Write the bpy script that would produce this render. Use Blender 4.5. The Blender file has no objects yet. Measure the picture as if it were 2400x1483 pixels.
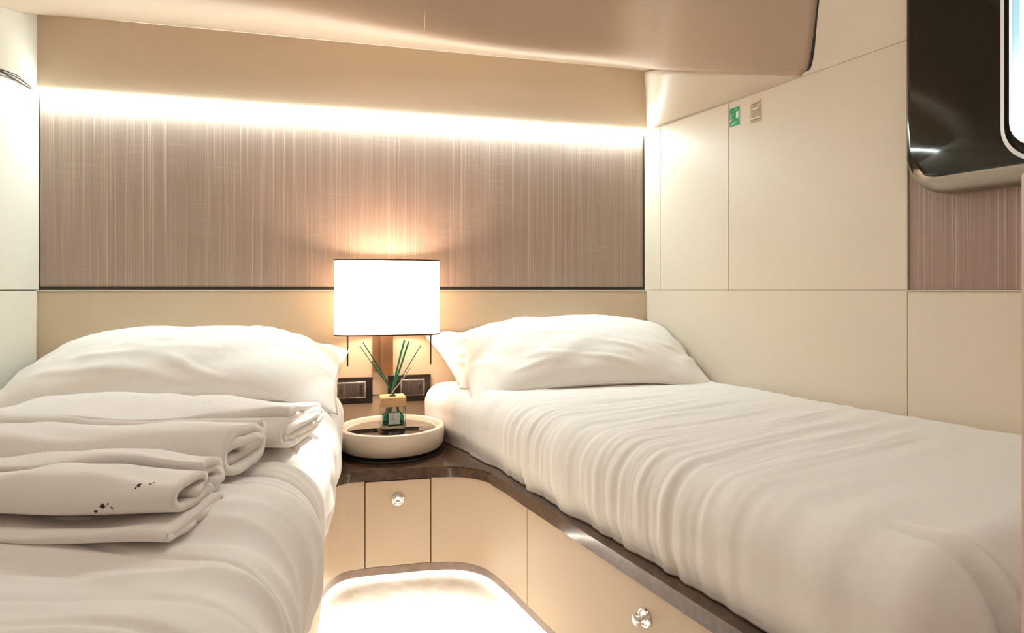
import bpy, bmesh, math, random
import numpy as np
from mathutils import Vector, Matrix, noise as mnoise
random.seed(7)
C = bpy.context.scene.collection
sc = bpy.context.scene
PI = math.pi

# ------------------------------------------------------------------ camera
H = 0.73            # eye height above the cabin floor
F = 1450.0          # focal length in pixels of a 2400 px wide frame
cam_d = bpy.data.cameras.new('camera')
cam = bpy.data.objects.new('camera', cam_d); C.objects.link(cam)
cam.location = (0, 0, H); cam.rotation_euler = (PI/2, 0, 0)
cam_d.sensor_width = 36; cam_d.lens = 36*F/2400; cam_d.shift_y = -61.5/2400
cam_d.clip_start = 0.02
sc.camera = cam
sc.view_settings.view_transform = 'Standard'; sc.view_settings.look = 'None'
sc.view_settings.gamma = 1; sc.view_settings.use_curve_mapping = False
sc.view_settings.exposure = 0.0
# ------------------------------------------------------------------ world
w = bpy.data.worlds.new('world'); sc.world = w; w.use_nodes = True
w.node_tree.nodes['Background'].inputs[0].default_value = (1.0, 0.785, 0.65, 1)
w.node_tree.nodes['Background'].inputs[1].default_value = 0.40
# ------------------------------------------------------------------ large lights
def area(name, loc, target, sx, sy, power, col):
    d = bpy.data.lights.new(name, 'AREA'); d.shape = 'RECTANGLE'; d.size = sx; d.size_y = sy
    d.energy = power; d.color = col
    o = bpy.data.objects.new(name, d); C.objects.link(o); o.location = loc
    o.rotation_euler = (Vector(target)-Vector(loc)).to_track_quat('-Z', 'Y').to_euler()
    return o
area('overhead_fill', (0.0, 0.75, 1.95), (0.0, 0.95, 0.0), 1.3, 0.7, 6.5, (1.0, 0.89, 0.78))  # unseen fill added over the beds for the soft overall light
area('daylight', (3.3, 3.0, 3.2), (5.0, 6.1, 2.4), 1.6, 1.6, 230, (0.95, 0.98, 1.0))
_d = bpy.data.lights.new('aisle_fill_spot', 'SPOT'); _d.energy = 240; _d.color = (1.0, 0.95, 0.88); _d.spot_size = math.radians(19); _d.spot_blend = 0.5; _d.shadow_soft_size = 0.03  # unseen spot added to whiten the aisle floor
_o = bpy.data.objects.new('aisle_fill_spot', _d); C.objects.link(_o); _o.location = (-.20, 1.12, 1.95)
_o.rotation_euler = (Vector((-.215, 1.24, 0))-_o.location).to_track_quat('-Z', 'Y').to_euler()
LED = 128.0; FLOOR_LED = 30.0; BULB = 17.0

# ------------------------------------------------------------------ helpers
def P(px, py, Y):   # the point at depth Y seen at pixel px, py
    return Vector(((px-1200)/F*Y, Y, H+(680-py)/F*Y))
def mesh_obj(name, verts, faces, mat=None, parent=None, smooth=True):
    me = bpy.data.meshes.new(name)
    me.from_pydata([tuple(v) for v in verts], [], [tuple(f) for f in faces])
    me.validate(); me.update()
    if smooth:
        me.polygons.foreach_set('use_smooth', [True]*len(me.polygons))
    bm = bmesh.new(); bm.from_mesh(me); bmesh.ops.recalc_face_normals(bm, faces=bm.faces); bm.to_mesh(me); bm.free()
    return link(name, me, mat, parent)
def link(name, me, mat, parent):
    o = bpy.data.objects.new(name, me); C.objects.link(o)
    if mat: me.materials.append(mat)
    if parent:
        o.parent = parent
        o.matrix_parent_inverse = Matrix.Identity(4)
        # vertices are given in world space: bring them into the parent's space
        me.transform(parent_world(parent).inverted())
    return o
def parent_world(p):
    m = Matrix.LocRotScale(p.location, p.rotation_euler, p.scale)
    return parent_world(p.parent) @ m if p.parent else m
def bm_obj(name, bm, mat=None, parent=None, smooth=False, auto=None):
    bmesh.ops.recalc_face_normals(bm, faces=bm.faces)
    me = bpy.data.meshes.new(name); bm.to_mesh(me); bm.free()
    if smooth or auto: me.polygons.foreach_set('use_smooth', [True]*len(me.polygons))
    if auto: me.set_sharp_from_angle(angle=math.radians(auto))
    return link(name, me, mat, parent)
def thing(name, label, cat, loc=(0, 0, 0), rz=0, group=None):
    o = bpy.data.objects.new(name, None); C.objects.link(o); o.location = loc; o.rotation_euler = (0, 0, rz)
    o.empty_display_size = 0.05
    o['label'] = label; o['category'] = cat
    if group: o['group'] = group
    return o
def tag(o, label, cat, group=None):
    o['label'] = label; o['category'] = cat
    if group: o['group'] = group
    return o
def struct(o): o['kind'] = 'structure'; return o
def box_bm(size, M=Matrix.Identity(4), bev=0.0, seg=3, bm=None):
    b = bmesh.new(); bmesh.ops.create_cube(b, size=1)
    for v in b.verts: v.co = Vector((v.co.x*size[0], v.co.y*size[1], v.co.z*size[2]))
    if bev: bmesh.ops.bevel(b, geom=list(b.edges), offset=bev, segments=seg, affect='EDGES', profile=0.5)
    b.transform(M)
    if bm is None: return b
    me = bpy.data.meshes.new('tmp'); b.to_mesh(me); b.free(); bm.from_mesh(me); bpy.data.meshes.remove(me)
    return bm
def prism(name, poly, z0, z1, mat, parent=None, bev=0.0, smooth=False):
    bm = bmesh.new()
    vs = [bm.verts.new((x, y, z0)) for x, y in poly]
    f = bm.faces.new(vs)
    r = bmesh.ops.extrude_face_region(bm, geom=[f])
    top = [g for g in r['geom'] if isinstance(g, bmesh.types.BMVert)]
    for v in top: v.co.z = z1
    if bev:
        es = [e for e in bm.edges if abs(e.verts[0].co.z-e.verts[1].co.z) < 1e-6]
        bmesh.ops.bevel(bm, geom=es, offset=bev, segments=2, affect='EDGES')
    return bm_obj(name, bm, mat, parent, auto=35 if smooth else None)
def lathe(prof, seg=64, M=Matrix.Identity(4)):
    vs, fs = [], []
    n = len(prof)
    for i in range(seg):
        a = 2*PI*i/seg
        for r, z in prof: vs.append(M @ Vector((r*math.cos(a), r*math.sin(a), z)))
    for i in range(seg):
        j = (i+1) % seg
        for k in range(n-1): fs.append((i*n+k, j*n+k, j*n+k+1, i*n+k+1))
    return vs, fs
def lathe_obj(name, prof, mat, parent=None, seg=64, M=Matrix.Identity(4), auto=40):
    vs, fs = lathe(prof, seg, M)
    bm = bmesh.new(); bv = [bm.verts.new(v) for v in vs]
    for f in fs:
        try: bm.faces.new([bv[i] for i in f])
        except ValueError: pass
    bmesh.ops.remove_doubles(bm, verts=bm.verts, dist=1e-5)
    return bm_obj(name, bm, mat, parent, auto=auto)
def tube_data(path, r, seg=10):
    path = [Vector(p) for p in path]; vs, fs = [], []
    rr = r if isinstance(r, (list, tuple)) else [r]*len(path)
    t0 = (path[1]-path[0]).normalized(); up = Vector((0, 0, 1)) if abs(t0.z) < 0.9 else Vector((1, 0, 0))
    nrm = t0.cross(up).normalized()
    for i, p in enumerate(path):
        t = (path[min(i+1, len(path)-1)]-path[max(i-1, 0)]).normalized()
        nrm = (nrm-t*nrm.dot(t)).normalized(); b = t.cross(nrm)
        for k in range(seg):
            a = 2*PI*k/seg; vs.append(p+(nrm*math.cos(a)+b*math.sin(a))*rr[i])
    for i in range(len(path)-1):
        for k in range(seg):
            fs.append((i*seg+k, i*seg+(k+1) % seg, (i+1)*seg+(k+1) % seg, (i+1)*seg+k))
    fs.append(tuple(range(seg))); fs.append(tuple((len(path)-1)*seg+k for k in range(seg)))
    return vs, fs
def tube(name, path, r, mat, parent=None, seg=10):
    return mesh_obj(name, *tube_data(path, r, seg), mat, parent)
def catmull(pts, n):
    pts = [Vector(p) for p in pts]; out = []
    q = [pts[0]*2-pts[1]]+pts+[pts[-1]*2-pts[-2]]
    for i in range(1, len(q)-2):
        for k in range(n):
            t = k/n; a, b, c, d = q[i-1], q[i], q[i+1], q[i+2]
            out.append(0.5*((2*b)+(c-a)*t+(2*a-5*b+4*c-d)*t*t+(3*b-a-3*c+d)*t**3))
    out.append(pts[-1]); return out
def nz(x, y, z=0.0): return mnoise.noise(Vector((x, y, z)))
def ss(a, b, x):
    t = min(1, max(0, (x-a)/(b-a))); return t*t*(3-2*t)

# ------------------------------------------------------------------ materials
def pmat(name, col, rough=0.5, metal=0.0, spec=0.5, coat=0.0):
    m = bpy.data.materials.new(name); m.use_nodes = True
    b = m.node_tree.nodes['Principled BSDF']
    b.inputs['Base Color'].default_value = (*col, 1); b.inputs['Roughness'].default_value = rough
    b.inputs['Metallic'].default_value = metal; b.inputs['Specular IOR Level'].default_value = spec
    b.inputs['Coat Weight'].default_value = coat; b.inputs['Coat Roughness'].default_value = 0.08
    return m
def N(m, t, **kw):
    n = m.node_tree.nodes.new(t)
    for k, v in kw.items(): setattr(n, k, v)
    return n
def L(m, a, b): m.node_tree.links.new(a, b)
def coords(m, scale=(1, 1, 1), rot=(0, 0, 0)):
    g = N(m, 'ShaderNodeNewGeometry'); mp = N(m, 'ShaderNodeMapping')
    mp.inputs['Scale'].default_value = scale; mp.inputs['Rotation'].default_value = rot
    L(m, g.outputs['Position'], mp.inputs['Vector']); return mp.outputs['Vector']
def add_bump(m, sock, strength, dist):
    b = m.node_tree.nodes['Principled BSDF']; bp = N(m, 'ShaderNodeBump')
    bp.inputs['Strength'].default_value = strength; bp.inputs['Distance'].default_value = dist
    L(m, sock, bp.inputs['Height']); L(m, bp.outputs['Normal'], b.inputs['Normal'])
def tone(m, col1, col2, vec, scale, detail=3, lo=0.3, hi=0.7):
    n = N(m, 'ShaderNodeTexNoise'); n.inputs['Scale'].default_value = scale; n.inputs['Detail'].default_value = detail
    L(m, vec, n.inputs['Vector']); r = N(m, 'ShaderNodeValToRGB')
    r.color_ramp.elements[0].position = lo; r.color_ramp.elements[1].position = hi
    r.color_ramp.elements[0].color = (*col1, 1); r.color_ramp.elements[1].color = (*col2, 1)
    L(m, n.outputs['Fac'], r.inputs['Fac']); L(m, r.outputs['Color'], m.node_tree.nodes['Principled BSDF'].inputs['Base Color'])
    return n
def lacquer(name, c, rough=0.35):
    m = pmat(name, c, rough, spec=0.35)
    tone(m, tuple(x*0.97 for x in c), tuple(min(1, x*1.02) for x in c), coords(m, (1, 1, 1)), 2.5)
    return m
M_wall = lacquer('cream_lacquer', (0.72, 0.63, 0.50), 0.38)
M_left = lacquer('pale_cream_lacquer', (0.70, 0.65, 0.55), 0.4)
M_head = lacquer('tan_leather_panel', (0.67, 0.54, 0.385), 0.5)
M_upper = lacquer('warm_beige_panel', (0.67, 0.53, 0.385), 0.42)
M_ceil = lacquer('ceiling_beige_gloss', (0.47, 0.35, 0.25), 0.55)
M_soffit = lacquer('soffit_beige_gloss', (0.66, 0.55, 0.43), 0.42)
M_cab = lacquer('cabinet_peach_lacquer', (0.60, 0.48, 0.35), 0.5)
M_dark = pmat('dark_gap', (0.018, 0.012, 0.008), 0.5)
M_bronze_trim = pmat('dark_bronze_trim', (0.035, 0.022, 0.014), 0.35, 0.3)
M_ledge = pmat('pale_ledge_edge', (0.86, 0.80, 0.68), 0.4)
# woven wall covering with pale vertical threads
def weave(name, base, thread, dark):
    m = pmat(name, base, 0.42, spec=0.6)
    def streak(sx, sy, sc_, lo, hi):
        n = N(m, 'ShaderNodeTexNoise'); n.inputs['Scale'].default_value = sc_; n.inputs['Detail'].default_value = 2
        L(m, coords(m, (sx, sx, sy)), n.inputs['Vector']); r = N(m, 'ShaderNodeMapRange')
        r.inputs['From Min'].default_value = lo; r.inputs['From Max'].default_value = hi
        L(m, n.outputs['Fac'], r.inputs['Value']); return r.outputs['Result']
    a = streak(105, 0.4, 3.4, 0.56, 0.72); d = streak(48, 0.35, 5, 0.50, 0.75); h = streak(4, 230, 2.6, 0.56, 0.76); patch = streak(2, 3, 2, 0.46, 0.62)
    mh = N(m, 'ShaderNodeMath', operation='MULTIPLY'); L(m, h, mh.inputs[0]); L(m, patch, mh.inputs[1])
    mh2 = N(m, 'ShaderNodeMath', operation='MULTIPLY'); L(m, mh.outputs[0], mh2.inputs[0]); mh2.inputs[1].default_value = 0.6
    mx = N(m, 'ShaderNodeMath', operation='MAXIMUM'); L(m, a, mx.inputs[0]); L(m, mh2.outputs[0], mx.inputs[1])
    c1 = N(m, 'ShaderNodeMix', data_type='RGBA'); c1.inputs['A'].default_value = (*base, 1); c1.inputs['B'].default_value = (*dark, 1); L(m, d, c1.inputs['Factor'])
    c2 = N(m, 'ShaderNodeMix', data_type='RGBA'); L(m, c1.outputs['Result'], c2.inputs['A']); c2.inputs['B'].default_value = (*thread, 1); L(m, mx.outputs[0], c2.inputs['Factor'])
    L(m, c2.outputs['Result'], m.node_tree.nodes['Principled BSDF'].inputs['Base Color'])
    add_bump(m, mx.outputs[0], 0.35, 0.0015)
    return m
M_weave = weave('woven_wallcovering', (0.37, 0.27, 0.215), (0.58, 0.46, 0.37), (0.31, 0.22, 0.175))
M_weave2 = weave('plum_wallcovering', (0.30, 0.195, 0.155), (0.45, 0.33, 0.27), (0.25, 0.155, 0.125))
def linen(name, c, bump=0.25):
    m = pmat(name, c, 0.85, spec=0.2); m.node_tree.nodes['Principled BSDF'].inputs['Sheen Weight'].default_value = 0.15
    n = tone(m, tuple(x*0.97 for x in c), c, coords(m), 60, 4)
    add_bump(m, n.outputs['Fac'], bump, 0.0006); return m
M_linen = linen('white_linen', (0.83, 0.80, 0.75))
M_sheet = linen('fitted_sheet', (0.84, 0.80, 0.76))
M_pillow = linen('white_pillowcase', (0.86, 0.82, 0.755))
def terry(spots):
    m = pmat('white_terry_cloth', (0.83, 0.79, 0.745), 0.95, spec=0.1)
    n = N(m, 'ShaderNodeTexNoise'); n.inputs['Scale'].default_value = 420; n.inputs['Detail'].default_value = 2
    L(m, coords(m), n.inputs['Vector']); add_bump(m, n.outputs['Fac'], 0.5, 0.0012)
    # soot specks
    g = N(m, 'ShaderNodeNewGeometry'); n2 = N(m, 'ShaderNodeTexNoise'); n2.inputs['Scale'].default_value = 500
    L(m, g.outputs['Position'], n2.inputs['Vector'])
    acc = None
    for c, r in spots:
        d = N(m, 'ShaderNodeVectorMath', operation='DISTANCE'); L(m, g.outputs['Position'], d.inputs[0]); d.inputs[1].default_value = c
        a = N(m, 'ShaderNodeMath', operation='MULTIPLY_ADD'); L(m, n2.outputs['Fac'], a.inputs[0]); a.inputs[1].default_value = 0.005; L(m, d.outputs['Value'], a.inputs[2])
        mr = N(m, 'ShaderNodeMapRange'); mr.inputs['From Min'].default_value = r+.0034; mr.inputs['From Max'].default_value = r+.0022
        L(m, a.outputs[0], mr.inputs['Value'])
        if acc is None: acc = mr.outputs['Result']
        else:
            x = N(m, 'ShaderNodeMath', operation='MAXIMUM'); L(m, acc, x.inputs[0]); L(m, mr.outputs['Result'], x.inputs[1]); acc = x.outputs[0]
    mix = N(m, 'ShaderNodeMix', data_type='RGBA'); mix.inputs['A'].default_value = (0.83, 0.79, 0.745, 1); mix.inputs['B'].default_value = (0.06, 0.04, 0.03, 1)
    L(m, acc, mix.inputs['Factor']); L(m, mix.outputs['Result'], m.node_tree.nodes['Principled BSDF'].inputs['Base Color'])
    return m
def wood(name, c1, c2, rough, sc_=(4, 4, 4), scale=6, coat=0.0, dist=3.0):
    m = pmat(name, c1, rough, coat=coat); n = tone(m, c1, c2, coords(m, sc_), scale, 6, 0.35, 0.65)
    n.inputs['Distortion'].default_value = dist; return m
M_wenge = wood('dark_glossy_wood', (0.035, 0.016, 0.009), (0.10, 0.05, 0.028), 0.16, (3, 3, 3), 5, 0.4)
M_skirt = wood('dark_skirting_wood', (0.24, 0.18, 0.145), (0.30, 0.235, 0.195), 0.4, (2, 2, 2), 5)
M_pine = wood('light_pine', (0.80, 0.52, 0.27), (0.60, 0.33, 0.14), 0.5, (3, 3, 60), 6, 0, 1.0)
M_carpet = pmat('cream_carpet', (0.80, 0.74, 0.66), 0.95, spec=0.1)
_n = tone(M_carpet, (0.70, 0.62, 0.53), (0.84, 0.79, 0.72), coords(M_carpet), 35, 6); add_bump(M_carpet, _n.outputs['Fac'], 0.4, 0.004)
M_tray = lacquer('cream_leather_tray', (0.72, 0.62, 0.50), 0.45)
M_black_glass = pmat('black_glass', (0.012, 0.008, 0.006), 0.04, spec=0.6)
M_window_board = pmat('smoked_gloss_board', (0.010, 0.009, 0.005), 0.07, spec=0.55)
M_roll = pmat('roll_highlight', (0.36, 0.32, 0.27), 0.28, 0.9)  # tan highlight on the board's rolled underside, put into a metal tone
M_chrome = pmat('chrome', (0.92, 0.92, 0.90), 0.06, 1.0)
M_bronze = pmat('brushed_bronze', (0.36, 0.20, 0.11), 0.32, 0.85)
M_rod = pmat('dark_bronze_rod', (0.05, 0.03, 0.02), 0.35, 0.5)
M_plate = pmat('dark_metal_plate', (0.022, 0.014, 0.013), 0.3, 0.0, 0.4)
M_module = pmat('grey_switch_plastic', (0.075, 0.058, 0.052), 0.4, spec=0.35)
M_silver = pmat('silver_edge', (0.75, 0.72, 0.66), 0.25, 0.9)
M_reed = pmat('green_reed', (0.03, 0.22, 0.09), 0.6)
M_reed_dark = pmat('dark_green_reed', (0.012, 0.05, 0.02), 0.6)
M_reed_pale = pmat('pale_reed', (0.55, 0.50, 0.38), 0.6)
M_paper = pmat('grey_label', (0.62, 0.66, 0.64), 0.6)
M_ink = pmat('ink', (0.03, 0.04, 0.04), 0.6)
M_white = pmat('white_paint', (0.85, 0.85, 0.84), 0.3)
M_green = pmat('sign_green', (0.0, 0.27, 0.10), 0.35)
M_mint = pmat('sign_pale', (0.72, 0.85, 0.66), 0.4)
M_post = lacquer('rosy_lacquer', (0.55, 0.38, 0.30), 0.45)
def emis(name, col, s):
    m = bpy.data.materials.new(name); m.use_nodes = True; nt = m.node_tree; nt.nodes.clear()
    e = nt.nodes.new('ShaderNodeEmission'); o = nt.nodes.new('ShaderNodeOutputMaterial')
    e.inputs[0].default_value = (*col, 1); e.inputs[1].default_value = s; nt.links.new(e.outputs[0], o.inputs[0]); return m
M_led = emis('led_diffuser', (0.80, 0.97, 1.0), LED)
M_floor_led = emis('floor_led', (1.0, 0.93, 0.82), FLOOR_LED)
def glass(name, col, mixf):
    m = bpy.data.materials.new(name); m.use_nodes = True; nt = m.node_tree; nt.nodes.clear()
    t = nt.nodes.new('ShaderNodeBsdfTransparent'); t.inputs[0].default_value = (*col, 1)
    g = nt.nodes.new('ShaderNodeBsdfGlossy'); g.inputs['Roughness'].default_value = 0.03
    fr = nt.nodes.new('ShaderNodeFresnel'); fr.inputs[0].default_value = mixf
    mx = nt.nodes.new('ShaderNodeMixShader'); o = nt.nodes.new('ShaderNodeOutputMaterial')
    nt.links.new(fr.outputs[0], mx.inputs[0]); nt.links.new(t.outputs[0], mx.inputs[1]); nt.links.new(g.outputs[0], mx.inputs[2]); nt.links.new(mx.outputs[0], o.inputs[0])
    return m
M_glass = glass('clear_glass', (0.95, 0.98, 0.96), 1.5)
M_pane = glass('window_glass', (0.93, 0.97, 0.97), 1.45)
M_liquid = glass('teal_perfume', (0.05, 0.50, 0.42), 1.35)
M_acrylic = glass('clear_acrylic', (0.97, 0.96, 0.95), 1.25)
def shade_mat():
    m = bpy.data.materials.new('cream_fabric_shade'); m.use_nodes = True; nt = m.node_tree; nt.nodes.clear()
    d = nt.nodes.new('ShaderNodeBsdfDiffuse'); d.inputs[0].default_value = (0.85, 0.78, 0.66, 1)
    t = nt.nodes.new('ShaderNodeBsdfTranslucent'); t.inputs[0].default_value = (0.95, 0.87, 0.74, 1)
    mx = nt.nodes.new('ShaderNodeMixShader'); mx.inputs[0].default_value = 0.6; o = nt.nodes.new('ShaderNodeOutputMaterial')
    nt.links.new(d.outputs[0], mx.inputs[1]); nt.links.new(t.outputs[0], mx.inputs[2]); nt.links.new(mx.outputs[0], o.inputs[0])
    return m
M_shade = shade_mat()

# ------------------------------------------------------------------ the cabin shell
# back wall: Y = 2.1 + 0.25 X from the left corner CL to the right corner CR
CL = Vector((-1.352, 1.762, 0)); CR = Vector((0.4785, 2.2196, 0))
bdir = (CR-CL).normalized(); bn = Vector((bdir.y, -bdir.x, 0))          # bn points into the room
B_len = (CR-CL).length
def BW(s, z, off=0.0): p = CL+bdir*s+bn*off; return Vector((p.x, p.y, H+z))   # z relative to the eye
def s_at(px):                                                           # length along the back wall seen at pixel column px
    t = (px-1200)/F; Y = 2.1/(1-.25*t); return (Vector((t*Y, Y, 0))-CL).dot(bdir)
rdir = Vector((.51, -1, 0)).normalized(); rn = Vector((rdir.y, -rdir.x, 0))  # right wall runs towards the camera
def RW(s, z, off=0.0): p = CR+rdir*s+rn*off; return Vector((p.x, p.y, H+z))
def rs_at(px, off=0.0):
    t = (px-1200)/F; o = CR+rn*off
    # o + rdir*s = (tY, Y)
    s = (t*o.y-o.x)/(rdir.x-t*rdir.y); return s
ldir = Vector((.2276, -1, 0)).normalized(); ln = Vector((-ldir.y, ldir.x, 0))
def LW(s, z, off=0.0): p = CL+ldir*s+ln*off; return Vector((p.x, p.y, H+z))
def slab(name, fn, s0, s1, z0, z1, off0, off1, mat, parent=None, bev=0.0):
    bm = bmesh.new(); vs = []
    for o in (off0, off1):
        for s, z in ((s0, z0), (s1, z0), (s1, z1), (s0, z1)): vs.append(bm.verts.new(fn(s, z, o)))
    for f in ((0, 1, 2, 3), (4, 5, 6, 7), (0, 1, 5, 4), (1, 2, 6, 5), (2, 3, 7, 6), (3, 0, 4, 7)): bm.faces.new([vs[i] for i in f])
    bmesh.ops.recalc_face_normals(bm, faces=bm.faces)
    if bev: bmesh.ops.bevel(bm, geom=list(bm.edges), offset=bev, segments=2, affect='EDGES')
    return bm_obj(name, bm, mat, parent, auto=40 if bev else None)

floor_poly = [(-1.9, -0.6), (2.1, -0.6), (1.75, -0.1), (CR.x, CR.y), (CL.x, CL.y), (-1.0, -0.1)]
fl = prism('floor', [(-1.0, -0.3), (1.76, -0.3), (CR.x, CR.y), (CL.x, CL.y)], -0.05, -0.009, M_carpet); struct(fl)

wb = struct(slab('wall_back', BW, -0.02, B_len+.02, -H, 0.86, -0.06, -0.006, M_dark))
COVE = 0.562
# recessed woven panel, framed by dark trim
slab('woven_panel', BW, s_at(93), s_at(1506), 0.010, COVE+.02, -0.006, 0.0, M_weave, wb)
slab('trim_strip', BW, s_at(87), s_at(1510.5), 0.002, 0.0105, -0.006, 0.003, M_bronze_trim, wb)
slab('trim_strip', BW, s_at(87.5), s_at(92.5), 0.0105, COVE, -0.006, 0.003, M_bronze_trim, wb)
slab('trim_strip', BW, s_at(1506), s_at(1510.5), 0.0105, COVE, -0.006, 0.003, M_bronze_trim, wb)
slab('upper_panel', BW, s_at(82), s_at(1513), COVE+.001, 0.84, -0.006, 0.014, M_upper, wb, 0.003)
slab('side_post', BW, s_at(74), s_at(81.5), COVE-.01, 0.84, -0.006, 0.012, M_head, wb, 0.002)
slab('headboard_panel', BW, s_at(90), s_at(1517), -0.335, -0.0035, -0.006, 0.010, M_head, wb, 0.0015)
slab('ledge_edge', BW, s_at(90), s_at(1517), -0.0035, 0.0005, -0.006, 0.016, M_ledge, wb)
slab('lower_panel', BW, s_at(90), s_at(1517), -H, -0.337, -0.006, 0.006, M_head, wb, 0.001)
# light strip of the cove, a slim diffuser along the foot of the upper panel
tr = slab('cove_light_strip', BW, s_at(90), s_at(1508), COVE-.003, COVE+.0005, 0.0, 0.0168, M_led)
tag(tr, 'bright white linear cove light above the woven wall panel', 'light strip')

# ceiling beam: control rows from the wall joint to the front face, columns left to right
cols = [
 [(-1.352,1.762,.785),(-1.335,1.69,.755),(-1.31,1.585,.722),(-1.25,1.40,.66),(-1.15,1.0,.62)],
 [(-1.17,1.807,.785),(-1.16,1.72,.775),(-1.14,1.58,.765),(-1.10,1.42,.80),(-1.05,1.05,1.1)],
 [(-.8,1.90,.785),(-.75,1.78,.775),(-.69,1.64,.762),(-.66,1.54,.88),(-.64,1.36,1.20)],
 [(-.3,2.025,.785),(-.31,1.93,.775),(-.32,1.81,.757),(-.32,1.735,.88),(-.32,1.60,1.20)],
 [(.05,2.1125,.785),(.02,2.03,.775),(.0,1.94,.757),(-.01,1.88,.88),(-.02,1.74,1.20)],
 [(.35,2.187,.785),(.33,2.10,.77),(.30,1.99,.745),(.30,1.93,.86),(.28,1.78,1.20)],
 [(.470,2.213,.782),(.455,2.09,.752),(.43,1.95,.712),(.43,1.86,.82),(.41,1.72,1.15)],
 [(.462,1.935,.686),(.468,1.915,.683),(.48,1.86,.68),(.49,1.79,.79),(.47,1.68,1.10)],
 [(.60,1.78,.622),(.607,1.765,.624),(.615,1.73,.636),(.63,1.69,.76),(.62,1.62,1.08)],
 [(.768,1.640,.568),(.772,1.632,.577),(.778,1.615,.60),(.79,1.598,.75),(.80,1.56,1.05)],
]
def loft(name, cols, nu, nv, mat):
    cc = [catmull(c, nv) for c in cols]; nr = len(cc[0])
    rows = [catmull([cc[i][j] for i in range(len(cc))], nu) for j in range(nr)]
    nc = len(rows[0]); vs = [Vector((p.x, p.y, H+p.z)) for r in rows for p in r]
    fs = [(j*nc+i, j*nc+i+1, (j+1)*nc+i+1, (j+1)*nc+i) for j in range(nr-1) for i in range(nc-1)]
    o = mesh_obj(name, vs, fs, mat)
    so = o.modifiers.new('thick', 'SOLIDIFY'); so.thickness = 0.012; so.offset = 1
    return o, rows
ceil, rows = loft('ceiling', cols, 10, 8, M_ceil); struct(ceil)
# flip so thickness grows upward
me = ceil.data
if sum(p.normal.z*p.area for p in me.polygons) < 0:
    me.flip_normals()
# lower glossy soffit panel between beam and right wall seam
sof = [[Vector(cols[6][0]), Vector((.476,2.214,.70)), Vector((.4785,2.214,.566))],
       [Vector(cols[7][0]), Vector((.484,2.04,.618)), Vector((.506,2.158,.566))],
       [Vector(cols[8][0]), Vector((.622,1.83,.588)), Vector((.640,1.897,.566))],
       [Vector(cols[9][0]), Vector((.7695,1.642,.567)), Vector((.771,1.644,.566))]]
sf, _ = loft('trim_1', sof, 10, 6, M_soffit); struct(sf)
if sum(p.normal.z*p.area for p in sf.data.polygons) < 0: sf.data.flip_normals()
edge = catmull([cols[9][i] for i in range(5)], 8)
g = tube('trim_2', [(p.x+.004, p.y, H+p.z) for p in edge], [0.0015+0.0035*min(1, i/14) for i in range(len(edge))], M_dark); struct(g)
joint = catmull([c[0] for c in cols[1:7]], 12)
g = tube('trim_3', [(p.x+bn.x*.016, p.y+bn.y*.016, H+p.z-.001) for p in joint], 0.0016, M_ledge); struct(g)
seamc = tube('trim_4', [P(998, 8, 1.74), P(996, 40, 1.79), P(995, 72, 1.825)], 0.0006, M_ceil); struct(seamc)

# left wall
wl = struct(slab('wall_left', LW, 0.0, 1.9, -H, 0.86, -0.06, -0.002, M_dark))
slab('lower_panel', LW, 0.004, 1.9, -H, -0.001, -0.002, 0.006, M_left, wl, 0.001)
slab('middle_panel', LW, 0.004, 1.9, 0.001, 0.556, -0.002, 0.006, M_left, wl, 0.001)
slab('upper_panel', LW, 0.004, 1.9, 0.562, 0.86, -0.002, 0.006, M_left, wl, 0.001)
tube('curved_seam', [LW(.02, .560, .007), LW(.06, .566, .008), LW(.12, .569, .009), LW(.17, .563, .01), LW(.3, .54, .01)], [.0006, .002, .0032, .0036, .0036], M_bronze_trim, wl)
tube('curved_seam', [LW(.09, .548, .007), LW(.12, .556, .008), LW(.17, .551, .009), LW(.3, .528, .009)], [.0004, .0009, .0012, .0012], M_bronze_trim, wl)

# right wall with a window opening near the camera
S_END = 2.05; W0 = rs_at(2352)-.085; W1 = 1.75; WZ0 = 0.25; WZ1 = 0.95
wr = struct(slab('wall_right', RW, -0.02, W0, -H, 1.25, -0.05, -0.003, M_dark))
slab('wall_core', RW, W0, S_END, -H, WZ0, -0.05, -0.003, M_dark, wr)
slab('wall_core', RW, W0, S_END, WZ1, 1.25, -0.05, -0.003, M_dark, wr)
slab('wall_core', RW, W1, S_END, WZ0, WZ1, -0.05, -0.003, M_dark, wr)
a1, a2, a3 = rs_at(1550), rs_at(1710), rs_at(2130)
gp = 0.0006
SE = .566
for s0, s1, z0, z1, mt in ((0.0, a1, .0006, SE-.0009, M_wall), (a1, a2, .0006, SE-.0009, M_wall), (a2, a3, .0006, SE-.0009, M_wall),
                           (0.0, a3, -H, .0001, M_wall), (0.0, a3, SE-.0002, 1.2, M_wall)):
    slab('wall_panel', RW, s0+gp*(s0 > 0), s1-gp, z0, z1, -0.003, 0.005, mt, wr, 0.0008)
slab('wall_panel', RW, a3+.0015, S_END, -H, -.002, -0.003, 0.007, M_wall, wr, 0.0015)
slab('woven_panel', RW, a3+.001, W0, 0.001, 1.2, -0.003, 0.000, M_weave2, wr)
slab('woven_panel', RW, W0, S_END, 0.001, WZ0-.004, -0.003, 0.000, M_weave2, wr)
slab('ledge_edge', RW, a3+.0015, S_END, -.002, .0002, -0.003, 0.010, M_ledge, wr)

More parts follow.
